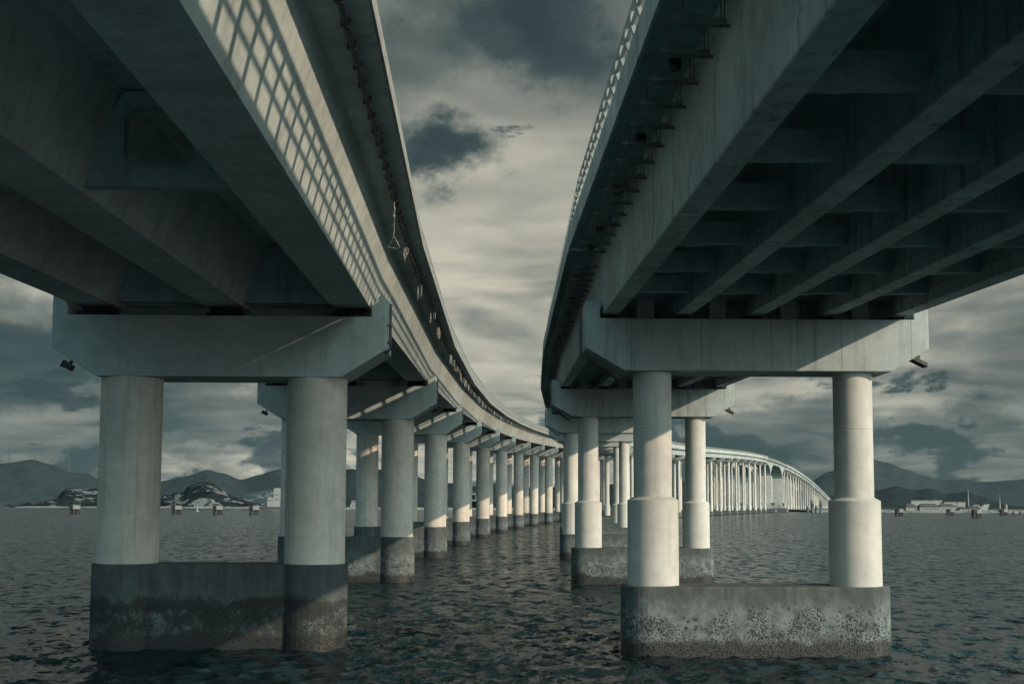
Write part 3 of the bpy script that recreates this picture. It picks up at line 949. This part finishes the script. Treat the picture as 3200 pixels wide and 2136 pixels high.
# moored white ship with raked bow
x0, x1 = at(2236, Yt), at(2276, Yt)
rr = link('moored_ship', None, None, ((x0+x1)/2, Yt+10, 0)); tag(rr, 'white moored ship with a raised bow at the right end of the harbour', 'ship')
hl = (x1-x0)/2; prof = [(-hl, 1.0), (hl-3, 1.0), (hl, 7.6), (hl-5, 7.0), (hl-7, 5.2), (-hl+2, 4.4), (-hl, 4.6)]
MB().prism_y(prof, -2.5, 2.5).build('hull', M['white'], rr)
MB().box(-hl+1, hl-9, -1.8, 1.8, 4.5, 6.8).build('deckhouse', M['white'], rr)
windows(rr, -hl+1.5, hl-9.5, 6, 5.3, .7, .7, -1.8)
for px, top_, label in ((2233, 1122, 'tall white mast with ringed top behind the harbour sheds'), (2306, 1134, 'shorter white mast standing alone at the right')):
    zt = (hor(px)-top_)/F*Yt + 5
    rr = link('mast', None, None, (at(px, Yt), Yt+14, 0)); tag(rr, label, 'mast', 'harbour masts')
    MB().lathe([(.75, 1.2), (.42, zt*.75), (.22, zt)], 10).build('pole', M['white'], rr)
    for q in (.70, .80, .9): MB().lathe([(.8, zt*q), (.9, zt*q+.3), (.8, zt*q+.6)], 10).build('platform', M['pipe'], rr)
# shore town behind the left columns
Ys = 1180
for k, (px, w, z1, lab) in enumerate(((812, 9, 9, 'pale shed on the shore behind the second left pier'), (1000, 8, 8, 'small white box building on the shore between left columns'),
        (1068, 24, 17, 'white terraced hotel with rows of windows seen between left columns'), (1094, 16, 15, 'white villa block with dark windows on the shore between columns'), (1226, 14, 12, 'pale low block on the shore near the bend of the left bridge'))):
    rr = link('shore_building', None, None, (at(px, Ys), Ys+12, 0)); tag(rr, lab, 'building', 'buildings on the far shore')
    block(rr, 'wall', M['white'], -w/2, w/2, 0, 9, 2, z1*.6)
    block(rr, 'upper_floor', M['white'], -w/2+1, w/2-2, 2, 9, z1*.6, z1)
    block(rr, 'roof', M['roof'], -w/2+.6, w/2-1.6, 1.6, 9.4, z1, z1+.7)
    windows(rr, -w/2+.8, w/2-.8, max(3, int(w/2.4)), 3.4, 1.0, 1.6, 0); windows(rr, -w/2+1.6, w/2-2.6, max(2, int(w/3)), z1*.6+1.4, 1.0, 1.5, 2)

# ------------------------------------------------------------------ mooring dolphins with hawsers
def dolphin(px, Yd, label, big=1.0, post=True):
    r = link('mooring_dolphin', None, None, (at(px, Yd), Yd, 0)); r.scale = (big, big, big)
    tag(r, label, 'mooring dolphin', 'mooring dolphins')
    MB().prism_z([(-.3, -1.6), (2.1, -1.6), (2.1, 1.6), (-.3, 1.6)], 2.2, 4.1).build('platform', M['white'], r, bevel=.08)
    MB().box(-2.1, -.32, -1.5, 1.5, 1.9, 4.2).build('fender', M['black'], r, bevel=.1)
    for x, dx in ((-1.5, -.6), (.5, -.5), (1.5, .6)):
        for y in (-1.0, 1.0):
            MB().tube([(x+dx, y*1.5, -1.5), (x, y, 2.3)], .36, 10).build('pile', M['black'], r)
    if post:
        MB().lathe([(.16, 4.09), (.16, 4.6), (.26, 4.65), (.26, 4.8)], 10, 1.0, 0).build('bollard', M['black'], r)
    return r
DL = [(176, 560, 'mooring dolphin left of the nearest left column'), (409, 560, 'mooring dolphin just right of the nearest outer left column'), (503, 560, 'middle one of three mooring dolphins before the rocky island'), (586, 560, 'mooring dolphin nearest the white quay building')]
for px, Yd, lab in DL: dolphin(px, Yd, lab)
DRt = [(2060, 620, 'mooring dolphin right beside the nearest right column'), (2177, 700, 'small mooring dolphin before the dark roofed harbour houses'), (2237, 540, 'mooring dolphin below the tall white mast'), (2299, 690, 'mooring dolphin below the shorter white mast')]
for px, Yd, lab in DRt: dolphin(px, Yd, lab, .9)
def cable(pxa, pxb, Yd, za, zb, sag, label):
    xa, xb = at(pxa, Yd), at(pxb, Yd); pts = []
    for i in range(17):
        t = i/16; pts.append((xa+(xb-xa)*t, Yd, za+(zb-za)*t - sag*4*t*(1-t)))
    o = MB().tube(pts, .11, 5).build('hawser', M['black']); tag(o, label, 'hawser', 'hawsers of the mooring dolphins')
cable(120, 168, 560, .0, 3.9, .3, 'hawser running left from the leftmost dolphin down to the water')
cable(186, 232, 560, 3.9, .6, .3, 'hawser from the leftmost dolphin toward the nearest left column')
cable(350, 401, 560, .8, 3.9, .4, 'hawser rising from the left column edge to the dolphin beside it')
cable(418, 494, 560, 3.9, 3.9, 2.0, 'sagging hawser between the two dolphins before the rocky island')
cable(512, 532, 560, 3.9, 1.5, .2, 'short hawser dropping right from the middle island dolphin')
cable(556, 578, 560, 1.5, 3.9, .3, 'short hawser rising to the dolphin by the quay building')
cable(595, 622, 560, 3.9, 1.2, .3, 'hawser falling right toward the white quay building')
cable(2010, 2052, 620, 1.5, 3.6, .3, 'hawser from the nearest right column to the dolphin beside it')
cable(2068, 2108, 620, 3.6, .8, .3, 'hawser falling right from the dolphin beside the right column')
cable(2178, 2229, 540, .5, 3.6, .3, 'hawser rising to the dolphin below the tall mast')
cable(2246, 2330, 540, 3.6, .4, .3, 'long hawser falling right from the dolphin below the tall mast')
# fender piles before the far end of the right bridge
for px, lab in ((1851, 'fender pile leftmost of four before the far columns'), (1862, 'tall banded fender pile second from left before the far columns'), (1871, 'fender pile third from left before the far columns'), (1881, 'tall banded fender pile rightmost of four before the far columns')):
    Yd = 900; rr = link('fender_pile', None, None, (at(px, Yd), Yd, 0)); tag(rr, lab, 'pile', 'fender piles by the far bridge')
    t = 9.5 if 'tall' in lab else 5.5
    MB().lathe([(1.05, -2), (1.05, t)], 16).build('shaft', M['stone'], rr)
    MB().lathe([(1.1, t*.45), (1.1, t*.72)], 16, caps=False).build('band', M['roof'], rr)
# small channel buoy and two sailing marks on the left
rr = link('channel_buoy', None, None, (at(456, 760), 760, 0)); tag(rr, 'small pale channel buoy floating between two dolphins', 'buoy')
MB().lathe([(1.2, -.5), (1.2, .5), (.5, 1.0), (.25, 3.2), (.1, 4.2)], 14).build('float', M['white'], rr)
# jetty at the far right
rr = link('jetty', None, None, (at(2325, 800), 800, 0)); tag(rr, 'low jetty on short piles at the right edge with a white post', 'jetty')
MB().box(-11, 40, -2, 2, 2.0, 2.9).build('deck', M['stone'], rr)
for i in range(12): MB().lathe([(.5, -1.5), (.5, 2.0)], 10, -10+i*4.4, 0).build('pile', M['black'], rr)
MB().lathe([(.9, 2.9), (.9, 6.0), (.3, 7.0)], 12, -6, 0).build('post', M['white'], rr)
# lattice pylons on the left ridge
def pylon(px, py0, py1, Yd, label):
    zb = (hor(px)-py1)/F*Yd + 5; h = (py1-py0)/F*Yd
    r = link('pylon', None, None, (at(px, Yd), Yd, zb-6)); tag(r, label, 'pylon', 'pylons on the left ridge')
    b = MB(); h += 6
    for sx in (-1, 1):
        for sy in (-1, 1): b.tube([(sx*5, sy*5, 0), (sx*1.6, sy*1.6, h*.6), (0, 0, h)], .55, 4)
    for i in range(7):
        z0 = h*.12*i; z1 = h*.12*(i+1); w0 = 5-3.4*min(1, z0/(h*.6)); w1 = 5-3.4*min(1, z1/(h*.6))
        b.tube([(-w0, -w0, z0), (w1, -w1, z1)], .35, 4); b.tube([(w0, -w0, z0), (-w1, -w1, z1)], .35, 4)
    b.build('lattice', M['pipe'], r)
    MB().tube([(-9, 0, h*.72), (9, 0, h*.72)], .5, 4).tube([(-7, 0, h*.88), (7, 0, h*.88)], .5, 4).build('crossarm', M['pipe'], r)
pylon(22, 1036, 1056, 5200, 'lattice pylon leftmost on the left ridge')
pylon(80, 1040, 1055, 5200, 'faint lattice pylon just right of the left hilltop')
pylon(160, 1048, 1084, 5200, 'lattice pylon in the dip of the left ridge')
pylon(213, 1077, 1096, 5200, 'lattice pylon beside the nearest left column')

# ------------------------------------------------------------------ air
hm = bpy.data.materials.new('sea_haze'); hm.use_nodes = True; hn = hm.node_tree; hn.nodes.clear()
ho = hn.nodes.new('ShaderNodeOutputMaterial'); hv = hn.nodes.new('ShaderNodeVolumePrincipled')
hv.inputs['Color'].default_value = (.62, .92, 1.0, 1); hv.inputs['Density'].default_value = 1.25e-5; hv.inputs['Anisotropy'].default_value = .1
hn.links.new(hv.outputs[0], ho.inputs['Volume'])
hz = MB().box(-4200, 4200, -120, 6700, -4, 420).build('haze', hm); hz['kind'] = 'stuff'

# ------------------------------------------------------------------ light
AZ, EL = 53.5, 20.1       # sun is behind the camera to the right
sd = Vector((math.sin(R(AZ))*math.cos(R(EL)), -math.cos(R(AZ))*math.cos(R(EL)), math.sin(R(EL))))
sun_d = bpy.data.lights.new('sun', 'SUN'); sun_d.energy = 4.5; sun_d.angle = R(.5); sun_d.color = (1.0, .70, .50)
sun = link('sun', sun_d); sun.rotation_euler = (-sd).to_track_quat('-Z', 'Y').to_euler()
w = bpy.data.worlds.new('World'); sc.world = w; w.use_nodes = True
nt = w.node_tree; nt.nodes.clear(); N = NT(nt)
out = N.n('ShaderNodeOutputWorld'); bg = N.n('ShaderNodeBackground'); N.l(bg.outputs[0], out.inputs[0])
bg.inputs[1].default_value = .1
sky = N.n('ShaderNodeTexSky', sky_type='NISHITA'); sky.sun_disc = False
sky.sun_elevation = R(EL); sky.sun_rotation = R(180 - AZ)
tc = N.n('ShaderNodeTexCoord'); D = tc.outputs['Generated']
sp = N.n('ShaderNodeSeparateXYZ'); N.l(D, sp.inputs[0]); dz = sp.outputs[2]
zc = N.math('MAXIMUM', dz, 0.0)
den = N.math('ADD', zc, .13)
pv = N.n('ShaderNodeCombineXYZ')
N.l(N.math('DIVIDE', sp.outputs[0], den), pv.inputs[0]); N.l(N.math('DIVIDE', sp.outputs[1], den), pv.inputs[1])
PV = pv.outputs[0]
warp = N.n('ShaderNodeTexNoise'); N.l(PV, warp.inputs['Vector']); warp.inputs['Scale'].default_value = .9; warp.inputs['Detail'].default_value = 3
PW = N.vadd(PV, N.vmul(warp.outputs['Color'], (.8, .8, 0)))
st = N.noise(N.vmul(PW, (.85, 1.15, 1)), .95, 6, .50)
st2 = N.noise(N.vmul(PW, (1.6, 2.2, 1)), 2.0, 6, .52)
v = N.math('ADD', N.math('MULTIPLY', st, .62), N.math('MULTIPLY', st2, .38))
v = N.rng(v, .30, .66, .34, 1.0, False)
# darker overhead, brightest about 15-20 degrees up
v = N.math('ADD', N.math('MULTIPLY', N.math('SUBTRACT', v, .62), N.rng(dz, .10, .40, 1.0, .62)), .62)
v = N.math('MULTIPLY', v, N.rng(dz, .22, .42, 1.06, .72))
# low cumulus banks
el = N.math('DIVIDE', dz, N.math('MAXIMUM', N.math('SQRT', N.math('SUBTRACT', 1.0, N.math('MULTIPLY', dz, dz))), .05))
cu = N.noise(N.vmul(D, (9, 9, 22)), 1.0, 8, .60, .25)
cmask = N.math('MULTIPLY', N.rng(el, .20, .05), N.rng(el, -.02, .012))
thr = N.rng(el, .02, .15, .44, .66, False)
cu = N.rng(N.math('SUBTRACT', cu, thr), -.01, .05)
v = N.math('MULTIPLY', v, N.math('SUBTRACT', 1.0, N.math('MULTIPLY', cu, .60)))
wn = N.n('ShaderNodeTexNoise'); N.l(N.vmul(D, (1, 1, 1.5)), wn.inputs['Vector']); wn.inputs['Scale'].default_value = 14; wn.inputs['Detail'].default_value = 7; wn.inputs['Roughness'].default_value = .64
DW = N.vadd(D, N.vadd(N.vmul(wn.outputs['Color'], (.10, .10, .10)), (-.05, -.05, -.05)))
def blob(px, te, rad, amt, v, stretch=1.0, soft=.1):
    d = Vector((bearing(px), 1, te)).normalized()
    ln = N.n('ShaderNodeVectorMath', operation='LENGTH'); N.l(N.vmul(N.vadd(DW, tuple(-d)), (1/stretch, 1, 1)), ln.inputs[0])
    m_ = N.rng(ln.outputs['Value'], rad, rad*soft)
    return N.math('MULTIPLY', v, N.math('SUBTRACT', 1.0, N.math('MULTIPLY', m_, amt)))
v = blob(1110, .20, .17, -.16, v, 1.5)
v = blob(1195, .425, .062, .74, v, 1.5)
v = blob(1320, .385, .05, .40, v, 1.6)
v = blob(1005, .306, .040, .80, v, 1.7, .25)
v = blob(905, .40, .05, .35, v, 1.5)
v = blob(20, .135, .06, .42, v, 1.8, .55)
v = blob(60, .085, .085, .42, v, 2.2, .55)
v = blob(480, .075, .05, .40, v, 2.8, .55)
v = blob(1740, .047, .055, .44, v, 2.4, .55)
v = blob(2240, .045, .055, .46, v, 2.4, .55)
v = blob(2380, .13, .09, .45, v, 1.6)
cloud = N.ramp(v, [(0.0, (.12, .28, .33)), (.28, (.50, .76, .78)), (.58, (2.3, 2.45, 2.15)), (1.0, (5.9, 5.6, 4.5))])
bw = N.n('ShaderNodeRGBToBW'); N.l(sky.outputs[0], bw.inputs[0])
dt = N.n('ShaderNodeVectorMath', operation='DOT_PRODUCT'); N.l(D, dt.inputs[0]); dt.inputs[1].default_value = tuple(sd)
glow = N.rng(dt.outputs['Value'], -.1, 1.0, .75, 28.0)
skyc = N.mix(N.rng(dt.outputs['Value'], .2, .95), (.52, .95, 1.10), (.92, 1.0, .93))
skyc = N.mix(1.0, skyc, N.math('ADD', N.math('MULTIPLY', bw.outputs[0], .35), glow), 'MULTIPLY')
cover = N.math('MULTIPLY', N.rng(dz, .95, .45, .35, .96), N.rng(sp.outputs[1], -.4, .45, .35, 1.0))
final = N.mix(cover, skyc, cloud)
N.l(final, bg.inputs[0])

sc.view_settings.view_transform = 'Standard'; sc.view_settings.look = 'None'
sc.view_settings.exposure = 0.0; sc.view_settings.gamma = 1.0
sc.render.engine = 'CYCLES'
sc.cycles.max_bounces = 5; sc.cycles.diffuse_bounces = 3; sc.cycles.glossy_bounces = 2
w.cycles.sampling_method = 'MANUAL'; w.cycles.sample_map_resolution = 512
sc.cycles.use_denoising = True
